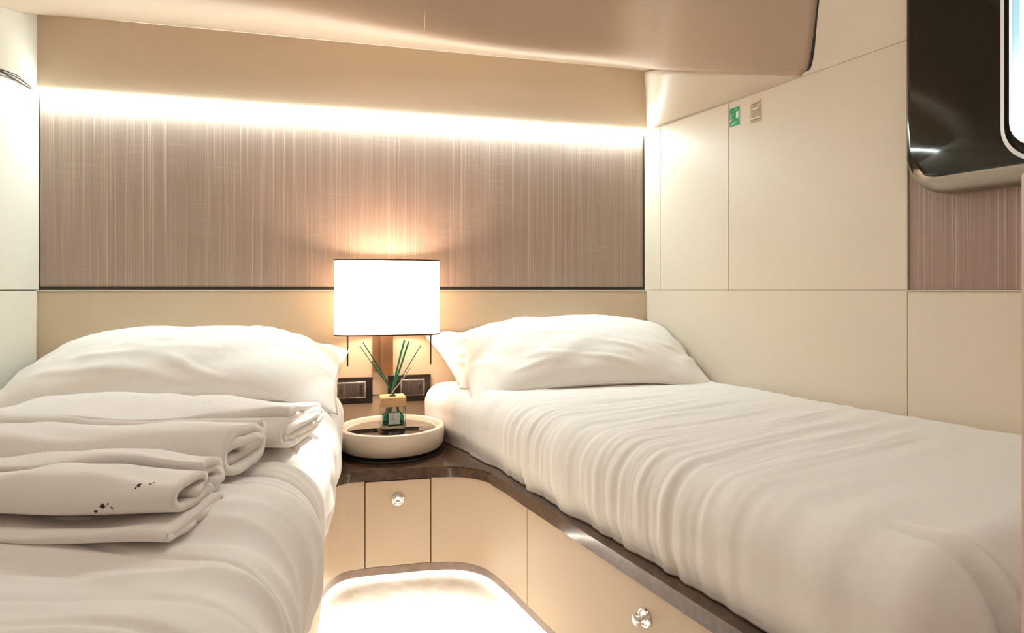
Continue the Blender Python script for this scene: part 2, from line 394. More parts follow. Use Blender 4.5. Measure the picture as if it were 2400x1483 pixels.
# window surround: thick smoked board with rounded corner and an opening
def rrect(s0, s1, z0, z1, r, n=10):
    out = []
    for cx, cz, a0 in ((s0+r, z0+r, PI), (s1-r, z0+r, 1.5*PI), (s1-r, z1-r, 0), (s0+r, z1-r, .5*PI)):
        for k in range(n+1):
            a = a0+k/n*PI/2; out.append((cx+r*math.cos(a), cz+r*math.sin(a)))
    return out
def ringloft(name, loops, mat, parent=None, auto=45):
    n = len(loops[0]); vs = [v for l in loops for v in l]; m_ = len(loops)
    fs = [(j*n+i, j*n+(i+1) % n, ((j+1) % m_)*n+(i+1) % n, ((j+1) % m_)*n+i) for j in range(m_) for i in range(n)]
    o = mesh_obj(name, vs, fs, mat, parent); o.data.set_sharp_from_angle(angle=math.radians(auto)); return o
bo0, bo1, bz0, bz1 = rs_at(2131, .05)-.016, 1.85, 0.204, 1.05
wi0 = rs_at(2352, .06); wz = 0.262
win = thing('window_1', 'tall window in a thick smoked glossy surround at right edge', 'window', RW(bo0, bz0, 0)); win['kind'] = 'structure'
del win['label']; del win['category']
loops = []
for off, ins in ((0.002, 0.0), (0.022, 0.0), (0.034, 0.004), (0.044, 0.013), (0.050, 0.025), (0.053, 0.04)):
    b_ins = ins*1.0
    loops.append([RW(s, z, off) for s, z in rrect(bo0+b_ins*.5, bo1-b_ins, bz0+b_ins*1.35, bz1-b_ins, .085-b_ins*.8)])
inner = rrect(wi0+.006, W1-.01, wz+.004, WZ1-.02, .055)
loops.append([RW(s, z, 0.053) for s, z in inner]); loops.append([RW(s-(.07 if s < 1.2 else 0), z, -0.05) for s, z in inner]); loops.append([RW(s, z, -.05) for s, z in rrect(wi0-.085, W1+.02, wz-.02, WZ1+.02, .06)])
loops.append([RW(s, z, 0.002) for s, z in rrect(wi0-.085, W1+.02, wz-.02, WZ1+.02, .06)])
sr = ringloft('window_surround', loops, M_window_board, win)
sr.data.materials.append(M_roll)
for p in sr.data.polygons:
    if p.normal.z < -.30 and p.center.z < H+.40 and p.index < len(loops[0])*6: p.material_index = 1
sr.data.update()
fo = rrect(wi0-.004, W1+.01, wz-.028, WZ1-.01, .075); fi = rrect(wi0+.003, W1-.006, wz-.020, WZ1-.017, .068)
ringloft('window_frame', [[RW(s, z, .052) for s, z in fo], [RW(s, z, .062) for s, z in fo], [RW(s, z, .064) for s, z in fi], [RW(s-(.06 if s < 1.2 else 0), z, -.04) for s, z in fi]], M_white, win)
gl = mesh_obj('window_pane', [RW(s-(.025 if s < 1.2 else 0), z, .020) for s, z in fi], [tuple(range(len(fi)))], M_pane, win, smooth=False)

# what is outside the window: a pale tiled facade
fac = thing('building', 'white building facade with a grid of small panes outside the window', 'building', (5.0, 6.1, H))
fc = Vector((5.0, 6.1, 0)); fd = Vector((.8, -.6, 0)); fnm = Vector((-.6, -.8, 0))
def FW(s, z, off=0): p = fc+fd*s+fnm*off; return Vector((p.x, p.y, H+z))
slab('facade_wall', FW, -1.5, 2.5, -1.0, 5, -0.06, 0, M_white, fac)
M_fpane = pmat('facade_glass', (0.30, 0.46, 0.50), 0.2); M_fdark = pmat('facade_shutter', (0.08, 0.08, 0.07), 0.5); M_sand = pmat('sand_stone', (0.75, 0.66, 0.40), .8)  # facade base in plain sand-coloured stone
frot = Matrix.Rotation(math.atan2(fd.y, fd.x), 4, 'Z')
for s in (-.30, -.05, .20, .45, .70):
    slab('window_bay', FW, s, s+.055, 1.25, 4.2, 0, .02, M_fpane, fac, .004)
    for j in range(19):
        bm_obj('small_window', box_bm((.045, .02, .055), Matrix.Translation(FW(s+.13, 1.5+j*.13, .008)) @ frot), M_fdark, fac)
slab('facade_base', FW, -1.5, 2.5, -1.0, 1.22, 0, .15, M_sand, fac)

# ------------------------------------------------------------------ built-in base: front curve in plan
curve = [(-.1806, .30), (-.249, .60), (-.3174, .90), (-.3856, 1.20), (-.428, 1.385), (-.446, 1.475), (-.428, 1.545), (-.374, 1.574), (-.292, 1.592), (-.211, 1.609), (-.135, 1.610), (-.070, 1.575), (-.0207, 1.50), (.034, 1.391), (.204, 1.05), (.379, .70), (.579, .30)]
cv = catmull([(x, y, 0) for x, y in curve], 10)
def cidx(x, y): return min(range(len(cv)), key=lambda i: (cv[i].x-x)**2+(cv[i].y-y)**2)
def offs(i, d):      # offset curve point i towards the aisle (d > 0)
    t = (cv[min(i+1, len(cv)-1)]-cv[max(i-1, 0)]).normalized(); n = Vector((t.y, -t.x, 0)); return cv[i]+n*d
def strip(name, i0, i1, z0, z1, o0, o1, mat, parent=None, g0=0.0, g1=0.0):
    pts_o = [offs(i, o1) for i in range(i0, i1+1)]; pts_i = [offs(i, o0) for i in range(i0, i1+1)]
    def shorten(pts):
        a = (pts[1]-pts[0]).normalized(); b = (pts[-2]-pts[-1]).normalized()
        pts[0] = pts[0]+a*g0; pts[-1] = pts[-1]+b*g1; return pts
    poly = shorten(pts_o)+shorten(pts_i)[::-1]
    bm = bmesh.new(); n = len(poly)
    lo = [bm.verts.new((p.x, p.y, H+z0)) for p in poly]; hi = [bm.verts.new((p.x, p.y, H+z1)) for p in poly]
    k = len(pts_o)
    for i in range(n): j = (i+1) % n; bm.faces.new((lo[i], lo[j], hi[j], hi[i]))
    for i in range(k-1):
        bm.faces.new((lo[i], lo[i+1], lo[n-2-i], lo[n-1-i])); bm.faces.new((hi[i], hi[i+1], hi[n-2-i], hi[n-1-i]))
    return bm_obj(name, bm, mat, parent, auto=35)
iL, iD0, iD1, iR = cidx(-.387, 1.206), cidx(-.374, 1.573), cidx(-.211, 1.609), cidx(.034, 1.391)
last = len(cv)-1
ZT, ZB = -.4865, -.7075
# structure behind the fronts
def base(name, label, cat, i0, i1, fronts):
    t = thing(name, label, cat, (cv[(i0+i1)//2].x, cv[(i0+i1)//2].y, 0))
    strip('carcass', i0, i1, -.7385, -.4855, -.05, -.017, M_dark, t)
    strip('skirting', i0, i1, -.7295, -.709, -.014, -.002, M_skirt, t)
    return t
bl = base('berth_base', 'beige lacquered base of the left berth beneath the draped bedding', 'bed base', 0, iL, 1)
strip('side_panel', 0, iL, ZB, ZT, -.017, 0, M_cab, bl, 0, .0014)
ns = base('corner_cabinet', 'peach-beige curved cabinet with a square drawer between the two beds', 'cabinet', iL, iR, 3)
strip('curved_panel', iL, iD0, ZB, ZT, -.017, 0, M_cab, ns, .0014, .0012)
dr = strip('drawer', iD0, iD1, ZB+.001, ZT-.003, -.017, .001, M_cab, ns, .0012, .0012)
strip('curved_panel', iD1, iR, ZB, ZT, -.017, 0, M_cab, ns, .0012, .0014)
br = base('berth_base', 'long beige lacquered base of the right berth with a round chrome latch', 'bed base', iR, last, 1)
dp = strip('door', iR, last, ZB, ZT, -.017, 0, M_cab, br, .0014, 0)
def latch(pos, nrm, parent, out):
    q = Vector(nrm).to_track_quat('Z', 'Y').to_matrix().to_4x4(); Mx = Matrix.Translation(pos) @ q
    lathe_obj('latch_ring', [(0, 0), (.0150, 0), (.0158, .0015), (.0150, .0035), (.0125, .004), (.0108, .0015), (0, .0015)], M_chrome, parent, 40, Mx)
    if out: prof = [(0.0045, .0015), (.0045, .012), (.009, .014), (.0108, .017), (.0100, .020), (.006, .0225), (0, .0232)]
    else: prof = [(.0100, .0015), (.0100, .0030), (.008, .0038), (.004, .0026), (0, .0022)]
    lathe_obj('latch_knob', prof, M_chrome, parent, 40, Mx)
i_k = cidx(-.292, 1.592)
pk = P(933, 1169, 1.591); latch(Vector((pk.x, pk.y-.002, pk.z)), (bn.x, bn.y, 0), dr, False)
pk = offs(cidx(.22, 1.02), .0); nr_ = Vector((-1, -.5, 0)).normalized()
latch(Vector((.2195, 1.019, H-.539)), nr_, dp, True)

# one continuous dark worktop: shelf under the tray and platform below both mattresses
i_s = 0
front = [offs(i, .006) for i in range(0, last+1)]
poly = [(p.x, p.y) for p in front]+[tuple((CR+rdir*1.85+rn*.008).xy), tuple((CR+rn*.01-bdir*.008).xy), tuple((CL+bn*.012+bdir*.008).xy), tuple((CL+ldir*1.48+ln*.008).xy)]
wt = prism('worktop', poly, H-.4852, H-.458, M_wenge, None, .003, True)
tag(wt, 'dark glossy wood worktop and ledge running around the corner cabinet under the beds', 'worktop')
# floor-level light strip tucked beneath the fronts
le = strip('floor_light_strip', 3, last-3, -.7375, -.7305, -.0165, -.008, M_floor_led)
tag(le, 'slim light strip at floor level along the foot of the cabinets', 'light strip')

# ------------------------------------------------------------------ bedding
def swept_bed(name, aisle, wallf, sY0, sY1, z0, z1, r, mat, parent, disp, n_s=220, side_r=.03, ntop=150, crown=.006, r_head=.02):
    """closed soft slab: aisle(u)/wallf(u) give plan points, u=0 head .. 1 foot"""
    Lm = (Vector(aisle(0))-Vector(aisle(1))).length
    us = np.linspace(0, 1, n_s)
    hgt = z1-z0; rows_ = []
    def section(u, inset):
        A = Vector(aisle(u)); W = Vector(wallf(u)); d = (W-A); wd = d.length; d.normalize()
        top = z1-inset; bot = z0; pts = []
        rt = min(r, (top-bot)*.55)
        # side from the bottom upward, then round, then the top to the wall
        a0 = inset
        for k in range(26):                                   # side
            t = k/26; z = bot+(top-rt-bot)*t
            bulge = .012*math.sin(PI*min(1, t*.9+.1))
            pts.append((a0+.014*(1-ss(0, .55, t)), z, 0.0+.3*t))
        for k in range(30):                                   # rounding
            a = k/30*PI/2; pts.append((a0+rt-rt*math.cos(a), top-rt+rt*math.sin(a), .3+.2*k/30))
        for k in range(ntop+1):
            t = k/ntop; x = a0+rt+(wd-side_r-a0-rt)*t
            pts.append((x, top+crown*math.sin(PI*t)*(1-inset/max(r, .001)*.0), .5+.5*t))
        for k in range(1, 9):
            a = k/8*PI/2; pts.append((wd-side_r+side_r*math.sin(a), top-side_r+side_r*math.cos(a), 1.0))
        pts.append((wd, bot, 1.0))
        return [(A.x+d.x*x, A.y+d.y*x, z, x, q) for x, z, q in pts]
    for u in us:
        dd = u*Lm; e = min(dd/r_head, 1); e2 = min((1-u)*Lm/r, 1)
        ins = max(r_head*(1-math.sqrt(max(0, 1-(1-e)**2))), r*(1-math.sqrt(max(0, 1-(1-e2)**2))))
        rows_.append([(p, u) for p in section(u, ins)])
    m_ = len(rows_[0]); V = np.array([[p[0], p[1], p[2]] for row in rows_ for p, u in row]).reshape(n_s, m_, 3)
    du = np.gradient(V, axis=0); dv = np.gradient(V, axis=1); nn = np.cross(du, dv); nn /= (np.linalg.norm(nn, axis=2, keepdims=True)+1e-9)
    mid = nn[n_s//2, 60+ntop//2 if 60+ntop//2 < m_ else m_//2]
    if mid[2] < 0: nn = -nn
    for i, row in enumerate(rows_):
        for j, (p, u) in enumerate(row):
            if p[4] < 1.0 or p[2] > z1-side_r*.5:
                V[i, j] += nn[i, j]*disp(u*Lm, p[3], p[4], p[2])
    vs = [Vector((x, y, H+z)) for x, y, z in V.reshape(-1, 3)]
    fs = [(i*m_+j, (i+1)*m_+j, (i+1)*m_+j+1, i*m_+j+1) for i in range(n_s-1) for j in range(m_-1)]
    fs += [(i*m_, i*m_+m_-1, (i+1)*m_+m_-1, (i+1)*m_) for i in range(n_s-1)]
    fs.append(tuple(range(m_))); fs.append(tuple((n_s-1)*m_+j for j in range(m_)))
    return mesh_obj(name, vs, fs, mat, parent)
def lerp(a, b, t): return a+(b-a)*t
def ridge(v, p=1.0): return (1-abs(v)*2)**p if abs(v) < .5 else 0
# right bed
def r_aisle(Y):
    e = .045*ss(1.55, 1.95, Y); return (.752-.5*Y-e, Y)
def r_line(Y, off=0.0, ext=0.0):
    x, y = r_aisle(Y); return (x-.8944*off, y-.4472*off)
def r_wallpt(Y):   # wall point across the bed from aisle depth Y
    x, y = .752-.5*Y, Y; p = Vector((x, y, 0)); q = CR+rn*.012; nrm = -rn
    dist = (q-p).dot(nrm); z = p+nrm*dist; return (z.x, z.y)
def bwclamp(pt, off=.018):
    p = Vector((pt[0], pt[1], 0)); d = (p-CL).dot(bn)
    return (pt[0], pt[1]) if d > off else tuple((p+bn*(off-d)).xy)
bedR = thing('bed', 'right single bed with white bedding along the cream wall', 'bed', (.45, 1.3, H-.458), 0, None)
mYh, mYf = 1.985, .625
def mwall(u):
    Y = lerp(mYh, mYf, u); a = Vector((*r_wallpt(Y), 0))
    if u < .25:
        b = CR+rn*.014+bn*.02+rdir*.0; k = ss(.25, 0, u); a = a.lerp(b, 0) if False else a
    return bwclamp((a.x, a.y))
def d_sheet(s, x, q, z):
    return .002*nz(s*9, x*7, 3)+.0016*(1-q)*nz(s*45, z*8, 5)
def mw2(u): # head edge follows the back wall
    Y = lerp(mYh, mYf, u); wp = Vector((*r_wallpt(Y), 0)); k = max(0, 1-u/.3); return tuple((wp+(-rdir)*0.0).xy) if k == 0 else bwclamp(tuple(wp.xy))
swept_bed('mattress', lambda u: bwclamp(r_line(lerp(mYh, mYf, u))), mw2, 0, 0, -.457, -.296, .06, M_sheet, bedR, d_sheet, 160, .02, 90)
def d_duvet(s, x, q, z):
    side = 1-ss(.45, .68, q); topw = ss(.5, .62, q)
    warp = .05*nz(s*2.2, x*2.0, 1)+.10*x*x
    a = nz((s+warp+.02*nz(s*7, x*6, 40))*30, x*3.0+z*3.0, 7); b = nz((s+warp)*62, x*3.4+z*3, 11); c = nz((s-warp)*13, x*3, 4)
    zone = (.3+.7*ss(.12, .4, s))*(1-.85*ss(.80, 1.08, s))*(.55+.9*max(0, .5+nz(s*5, x*3+z*4, 17)))
    am = (.0080*side+.0050*(1-side)*(1-ss(.75, 1.0, q)*.5))*zone
    v = am*(a*1.0)+am*.55*b*(1-abs(b))+.005*c*(.4+side*.6)
    v += .006*nz(s*3, x*3, 9)
    # low hem undulation
    v += .006*nz(s*16, 0, 2)*(1-ss(0, .3, q))
    e = ss(1.258-.13, 1.258-.03, s); v += e*(-.020*math.exp(-((x-.068)/.007)**2)+.010*math.exp(-((x-.086)/.009)**2)-.016*math.exp(-((x-.102)/.005)**2)+.006*math.exp(-((x-.050)/.010)**2))
    return v+.004
dY0, dY1 = 1.725, .60
du_ = swept_bed('duvet', lambda u: r_line(lerp(dY0, dY1, u), .010), lambda u: tuple((Vector((*r_wallpt(lerp(dY0, dY1, u)), 0))).xy), 0, 0, -.4565, -.282, .075, M_linen, None, d_duvet, 520, .03, 170, .006, .03)
tag(du_, 'white rumpled duvet spread over the right bed, finely creased along its side', 'duvet')

# left bed
def l_aisle(Y, off=0.0): return (-.1123-.2276*Y+.012+off, Y+off*.22)
def l_wall(Y): 
    p = Vector((-.1123-.2276*Y, Y, 0)); q = CL+ln*.014; n2 = -ln; dist = (q-p).dot(n2); z = p+n2*dist; return (z.x, z.y)
bedL = thing('bed', 'left single bed with white bedding and folded towels on it', 'bed', (-.75, 1.0, H-.458), 0, None)
swept_bed('mattress', lambda u: bwclamp(l_aisle(lerp(1.93, .26, u), -.01)), lambda u: bwclamp(l_wall(lerp(1.93, .26, u))), 0, 0, -.457, -.288, .06, M_sheet, bedL, d_sheet, 140, .02, 90)
def d_duvetL(s, x, q, z):
    side = 1-ss(.45, .75, q)
    warp = .06*nz(s*3, x*3, 21)
    v = .018*nz((s+warp)*8.5, x*1.6, 2)*side+.006*abs(nz((s+warp+.35*x)*17, x*4, 5))*side*-1.6
    cr = nz((s+warp*1.5+.5*x)*11, x*2.2+z*2, 31); v -= .011*max(0, 1-abs(cr)*8)*side*(.4+abs(nz(s*3, x*4, 8))*2)
    v += .009*nz(s*4.5, x*4.5, 12)+.002*nz(s*28+x*9, x*14, 3)
    v += .010*nz(s*7, 0, 14)*(1-ss(0, .35, q))
    return v+.004
dl = swept_bed('duvet', lambda u: l_aisle(lerp(1.80, .25, u), .022), lambda u: l_wall(lerp(1.80, .25, u)), 0, 0, -.452, -.272, .085, M_linen, None, d_duvetL, 420, .03, 150, .004, .03)
tag(dl, 'white puffy duvet over the left bed, under the towels', 'duvet')

def pillow(name, label, c, w_, d_, t_, yaw, pitch, roll, seed, group=None, droop=0.0, flat=.35, taper=0.0, peak=0.0):
    th = thing(name, label, 'pillow', c, 0, group)
    n, m_ = 90, 60; vs, fs = [], []
    Rm = Matrix.Rotation(yaw, 4, 'Z') @ Matrix.Rotation(pitch, 4, 'X') @ Matrix.Rotation(roll, 4, 'Y')
    idx = {}
    for side in (1, -1):
        for i in range(n+1):
            for j in range(m_+1):
                u = -1+2*i/n; v = -1+2*j/m_
                u = math.copysign(abs(u)**.85, u); v = math.copysign(abs(v)**.85, v)
                border = i in (0, n) or j in (0, m_)
                if side < 0 and border: idx[(side, i, j)] = idx[(1, i, j)]; continue
                x = w_/2*u*(1-.045*(1-v*v))*(1+taper*v); y = d_/2*v*(1-.08*(1-u*u))
                up = u-peak*(1-u*u); hh = (max(0, 1-abs(up)**2.7)**.72)*(max(0, 1-abs(v)**2.2)**.65)
                z = side*t_/2*hh*(1 if side > 0 else flat)
                cu, cv_ = abs(u), abs(v)
                rad = math.atan2(v*d_, (1-cu)*w_+.02)
                wr_ = .010*nz(rad*4+seed, cu*2.0, seed)*ss(.3, .85, cu)*(1-ss(.97, 1, max(cu, cv_)))
                dg = u*2.1-v*1.6
                wr_ += .011*nz(dg*1.6+seed, (u+v)*.8, seed*1.7)*hh
                r2 = nz((u*1.2+v*3.2)+seed*3, u*1.4, seed*2.3); wr_ += .009*max(0, 1-abs(r2)*6)*hh*ss(-.1, .25, nz(u*2, v*2, seed*5))
                wr_ += .0015*nz(u*22, v*16, seed)*hh
                z += wr_*side
                z -= droop*(abs(u)**3)*(1-.3*v)
                idx[(side, i, j)] = len(vs)
                vs.append(Vector(c)+Rm.to_3x3() @ Vector((x, y, z)))
        for i in range(n):
            for j in range(m_):
                q = [idx[(side, i, j)], idx[(side, i+1, j)], idx[(side, i+1, j+1)], idx[(side, i, j+1)]]
                fs.append(q if side > 0 else q[::-1])
    for v_ in vs:                                             # pressed against the walls, not through them
        for q_, n_ in ((CL, bn), (CR, rn), (CL, ln)):
            dd = (Vector((v_.x, v_.y, 0))-q_).dot(n_)
            if dd < .016: v_ += n_*(.016-dd)
    o = mesh_obj('pillowcase', vs, fs, M_pillow, th)
    # sewn hem along the front edge
    path = [vs[idx[(1, i, 0)]] for i in range(2, n-1, 2)]
    tube('hem', path, .0017, M_pillow, th, 8)
    return th
pillow('pillow', 'plump white pillow in front on the left bed, beside the folded towels', (-.858, 1.606, H-.197), .82, .44, .185, math.radians(11), math.radians(12), 0, 1.3, None, .045, .6)
pillow('pillow', 'white pillow mostly hidden behind the plump one on the left bed', (-.965, 1.765, H-.235), .68, .28, .10, math.radians(12), math.radians(24), math.radians(1), 2.1, None, .0)
pillow('pillow', 'plump white pillow in front on the right bed, tilted against the headboard', (.228, 1.943, H-.193), .79, .42, .185, math.radians(11), math.radians(22), math.radians(-1), 4.4, None, .05, .6, .03, -.15)
pillow('pillow', 'white pillow peeking out behind the plump one on the right bed, near the lamp', (.10, 2.02, H-.21), .68, .27, .09, math.radians(15), math.radians(36), math.radians(-1), 5.2, None, .0, .35, .14)

def towel(label, y0, y1, zb, zt, xr, xl, turns, seed, lean=0.0, hollow=.35, yaw=0.0):
    """flat-rolled towel: a spiral ribbon in the depth/height plane, drawn out sideways"""
    d = y1-y0; h = zt-zb; th_ = h/(2*turns+hollow*2)*.90; path = []
    NP = int(44*turns)
    for k in range(NP+1):
        a = k/44*2*PI; f = k/NP
        ring = (turns-f*turns)*th_*1.06                       # distance in from outside
        hy, hz = d/2-ring-th_/2, max(.002, h/2-ring-th_/2)
        ang = a-PI*.5
        cy, cz = math.cos(ang), math.sin(ang)
        e = .55
        path.append(Vector((math.copysign(abs(cy)**e, cy)*hy, math.copysign(abs(cz)**.8, cz)*hz, 0)))
    path = path[::-1]                                         # outside first
    nl = []
    for i, p in enumerate(path):
        t = (path[min(i+1, NP)]-path[max(i-1, 0)]).normalized(); nl.append(Vector((-t.y, t.x, 0)))
    outer = [p+n_*th_/2 for p, n_ in zip(path, nl)]; inner = [p-n_*th_/2 for p, n_ in zip(path, nl)]
    loop = outer+inner[::-1]; m_ = len(loop); ns_ = 60; vs, fs = [], []
    cyc, czc = (y0+y1)/2, (zb+zt)/2
    for i in range(ns_+1):
        f = i/ns_; 
        for j, p in enumerate(loop):
            kk = j if j < len(outer) else m_-1-j
            lay = kk/44.0
            x = xr+(xl-xr)*f
            x += .012*nz(lay*1.7+seed, seed*3, 0)*(1-f)+.004*nz(p.x*40, lay*3, seed)*(1-f)
            zz = p.y; top = ss(-.2, 1, zz/(h/2))
            zz += .016*nz(x*5+seed, p.x*7, seed)*top + .005*nz(x*9+p.x*22, p.x*28, seed+3)*top+.004*nz(x*14, p.x*6-x*9, seed+9)*top
            zz *= 1+.10*math.exp(-((x-xr)/.05)**2)*top
            yy = p.x+.013*nz(x*5, seed, 5)+.006*nz(x*11, zz*20, seed+5)+lean*(zz+h/2)
            yy += yaw*(x-xr)
            vs.append(Vector((x, cyc+yy, H+czc+zz)))
    for i in range(ns_):
        for j in range(m_):
            fs.append((i*m_+j, i*m_+(j+1) % m_, (i+1)*m_+(j+1) % m_, (i+1)*m_+j))
    for e in (0, ns_):
        for k in range(len(outer)-1):
            fs.append((e*m_+k, e*m_+k+1, e*m_+m_-2-k, e*m_+m_-1-k))
    o = mesh_obj('folded_towel', vs, fs, None)
    tag(o, label, 'towel', 'folded towels on the left bed'); return o
towel('thick white folded towel, farthest back of the row, next to the pillow', .985, 1.22, -.272, -.203, -.372, -.90, 2.6, 1.0, .05, .25, -.03)
towel('white folded towel lying between the thick back one and the front pair', .825, .975, -.266, -.190, -.392, -.98, 2.4, 2.0, .25, .5, .02)
towel('white folded towel with rolled end, just behind the front one', .755, .832, -.266, -.214, -.385, -.98, 1.6, 3.0, .1, .9, .02)
towel('white folded towel in front of the row with soot specks on top', .668, .762, -.252, -.207, -.370, -.98, 1.2, 4.0, .1, 1.0, .0)
towel('thin flat white towel beneath the front specked towel', .645, .775, -.269, -.2525, -.362, -.98, 1.0, 5.0, 0, .05)

# soot specks sit where the upper towels carry them
from mathutils.bvhtree import BVHTree
tws = [o for o in C.objects if o.name.startswith('folded_towel')]
trees = [BVHTree.FromPolygons([v.co for v in o.data.vertices], [p.vertices for p in o.data.polygons]) for o in tws]
spots = []
for px, py, r in ((326, 1137, .0022), (318, 1143, .0010), (352, 1134, .0010), (360, 1131, .0008), (240, 1186, .0024), (225, 1198, .0018), (252, 1181, .0010), (262, 1190, .0008), (491, 941, .0014), (481, 945, .0008)):
    dr_ = Vector(((px-1200)/F, 1, (680-py)/F)).normalized(); o_ = Vector((0, 0, H))
    hits = [h for h in (t.ray_cast(o_, dr_) for t in trees) if h[0] is not None]
    if hits: spots.append((tuple(min(hits, key=lambda h: h[3])[0]), r))
M_terry = terry(spots)
for o in tws: o.data.materials.append(M_terry)

# ------------------------------------------------------------------ tray and reed diffuser
TX, TY = -.345, 1.775
tray = thing('tray', 'round cream tray with dark glass inlay on the corner cabinet', 'tray', (TX, TY, H-.458))
T = Matrix.Translation((TX, TY, H))
lathe_obj('tray_body', [(0, -.449), (.120, -.449), (.138, -.445), (.146, -.434), (.149, -.415), (.150, -.390), (.1485, -.386), (.146, -.3848), (.136, -.3848), (.134, -.387), (.131, -.398), (.126, -.3992), (0, -.3992)], M_tray, tray, 96, T)
lathe_obj('glass_inlay', [(0, -.3990), (.1255, -.3990), (.1262, -.3975), (.125, -.3965), (0, -.3965)], M_black_glass, tray, 96, T)
lathe_obj('tray_base', [(0, -.4578), (.148, -.4578), (.149, -.455), (.148, -.452), (.10, -.4490), (0, -.4490)], M_black_glass, tray, 96, T)
BX, BY = -.347, 1.797; rz = math.radians(17)
bot = thing('reed_diffuser', 'square glass reed diffuser with teal perfume and wooden cap in the tray', 'reed diffuser', (BX, BY, H-.3965), rz)
Bm = Matrix.Translation((BX, BY, H-.3963)) @ Matrix.Rotation(rz, 4, 'Z')
W_ = .070
bm = box_bm((W_, W_, .063), Bm @ Matrix.Translation((0, 0, .0315)), .003)
bm_obj('glass_bottle', bm, M_glass, bot, auto=40)
bm_obj('glass_base', box_bm((W_-.003, W_-.003, .007), Bm @ Matrix.Translation((0, 0, .005)), .001), M_glass, bot)
bm_obj('perfume', box_bm((W_-.012, W_-.012, .026), Bm @ Matrix.Translation((0, 0, .024)), .002), M_liquid, bot, auto=40)
bm_obj('wooden_cap', box_bm((W_+.001, W_+.001, .0265), Bm @ Matrix.Translation((0, 0, .0765)), .0012), M_pine, bot, auto=40)
lathe_obj('cap_collar', [(0, .0885), (.011, .0885), (.011, .0907), (.0095, .0907), (.009, .0900), (0, .0900)], M_dark, bot, 24, Bm)
lb = bm_obj('label', box_bm((.032, .0006, .033), Bm @ Matrix.Translation((.001, -W_/2-.0006, .031))), M_paper, bot)
bm = bmesh.new()
for x, z, sx, sz in ((-.001, .040, .002, .0022), (-.001, .032, .0018, .003), (0, .0285, .0025, .0016), (-.0005, .0255, .0022, .0022)):
    box_bm((sx, .0004, sz), Bm @ Matrix.Translation((x, -W_/2-.0011, z)), bm=bm)
for k in range(5): box_bm((.0012, .0004, .0012), Bm @ Matrix.Translation((-.004+k*.002, -W_/2-.0011, .018)), bm=bm)
bm_obj('label_print', bm, M_ink, lb)
b0 = Bm @ Vector((0, 0, .03))
def reed(tip, foot, r, mat, mid=None):
    f = Bm @ Vector(foot); t = Vector(tip); neck = Bm @ Vector((foot[0]*.25, foot[1]*.25, .0895))
    path = catmull([f, neck, neck.lerp(t, .5)+Vector((mid or 0, 0, 0)), t], 5)
    tube('reed', path, r, mat, bot, 8)
reed(P(843, 810, 1.76), (.022, .010, .012), .0011, M_reed_dark)
reed(P(851, 803, 1.80), (.024, -.008, .012), .0015, M_reed_dark, .003)
reed(P(948, 797, 1.78), (-.010, .010, .012), .0028, M_reed, -.002)
reed(P(958, 800, 1.80), (-.016, -.004, .012), .0028, M_reed)
reed(P(940, 822, 1.83), (-.008, -.012, .012), .0022, M_reed)
reed(P(987, 808, 1.79), (-.026, .004, .012), .0012, M_reed_dark)
reed(P(962, 862, 1.785), (-.022, -.008, .012), .0016, M_reed_pale)
reed(P(872, 845, 1.79), (.020, .004, .012), .0020, M_reed)

# ------------------------------------------------------------------ wall lamp
sL = s_at(906); cw = BW(sL, 0, .01)
lamp = thing('wall_lamp', 'lit wall lamp with a wide cream fabric shade above the tray', 'wall lamp', BW(sL, -.265, .01))
ZS0, ZS1 = -.1365, .0925; hw = .160; dp_ = .125
def shade_pt(a, z, g=0.0):       # flattened oval in plan
    ca, sa = math.cos(a), math.sin(a); e = .72
    x = math.copysign(abs(ca)**e, ca)*(hw+g); y = math.copysign(abs(sa)**e, sa)*(dp_/2+g)
    p = BW(sL, z, .085)+bdir*x*1.0+bn*y*1.0; return p
na = 96
def shade_ring(name, z0, z1, g0, g1, mat):
    ls = []
    for z, g in ((z0, g0), (z0, g1), (z1, g1), (z1, g0)): ls.append([shade_pt(2*PI*i/na, z, g) for i in range(na)])
    return ringloft(name, ls, mat, lamp, 50)
vs = [shade_pt(2*PI*i/na, z) for z in (ZS0, ZS1) for i in range(na)]
fs = [(i, (i+1) % na, na+(i+1) % na, na+i) for i in range(na)]
mesh_obj('lamp_shade', vs, fs, M_shade, lamp)
shade_ring('shade_trim', ZS0-.001, ZS0+.003, -.001, .0012, M_bronze_trim); shade_ring('shade_trim', ZS1-.003, ZS1+.001, -.001, .0012, M_bronze_trim)
Rb = Matrix.Rotation(math.atan2(bdir.y, bdir.x), 4, 'Z')
def onwall(s, z, off): return Matrix.Translation(BW(s, z, off)) @ Rb
bm_obj('wall_plate', box_bm((.050, .010, .26), onwall(s_at(892), -.130, .016), .001), M_bronze, lamp, auto=40)
bm_obj('lamp_arm', box_bm((.038, .040, .27), onwall(s_at(905), -.130, .041), .0012), M_bronze, lamp, auto=40)
for px in (815.5, 1002.5):
    q = BW(s_at(px), 0, .085); k = P(px, 0, q.y)
    tube('rod', [Vector((q.x, q.y, H-.232)), Vector((q.x, q.y, H+.01))], .0026, M_rod, lamp)
lathe_obj('bulb', [(0, -.03), (.012, -.028), (.02, -.01), (.02, .01), (.012, .028), (0, .03)], emis('bulb_glow', (1, .80, .58), 20), lamp, 24, Matrix.Translation(BW(sL, -.01, .085)))
ld = bpy.data.lights.new('lamp_bulb_light', 'POINT'); ld.energy = BULB; ld.color = (1.0, .72, .54); ld.shadow_soft_size = .05
lo = bpy.data.objects.new('lamp_bulb_light', ld); C.objects.link(lo); lo.location = BW(sL, -.01, .085)

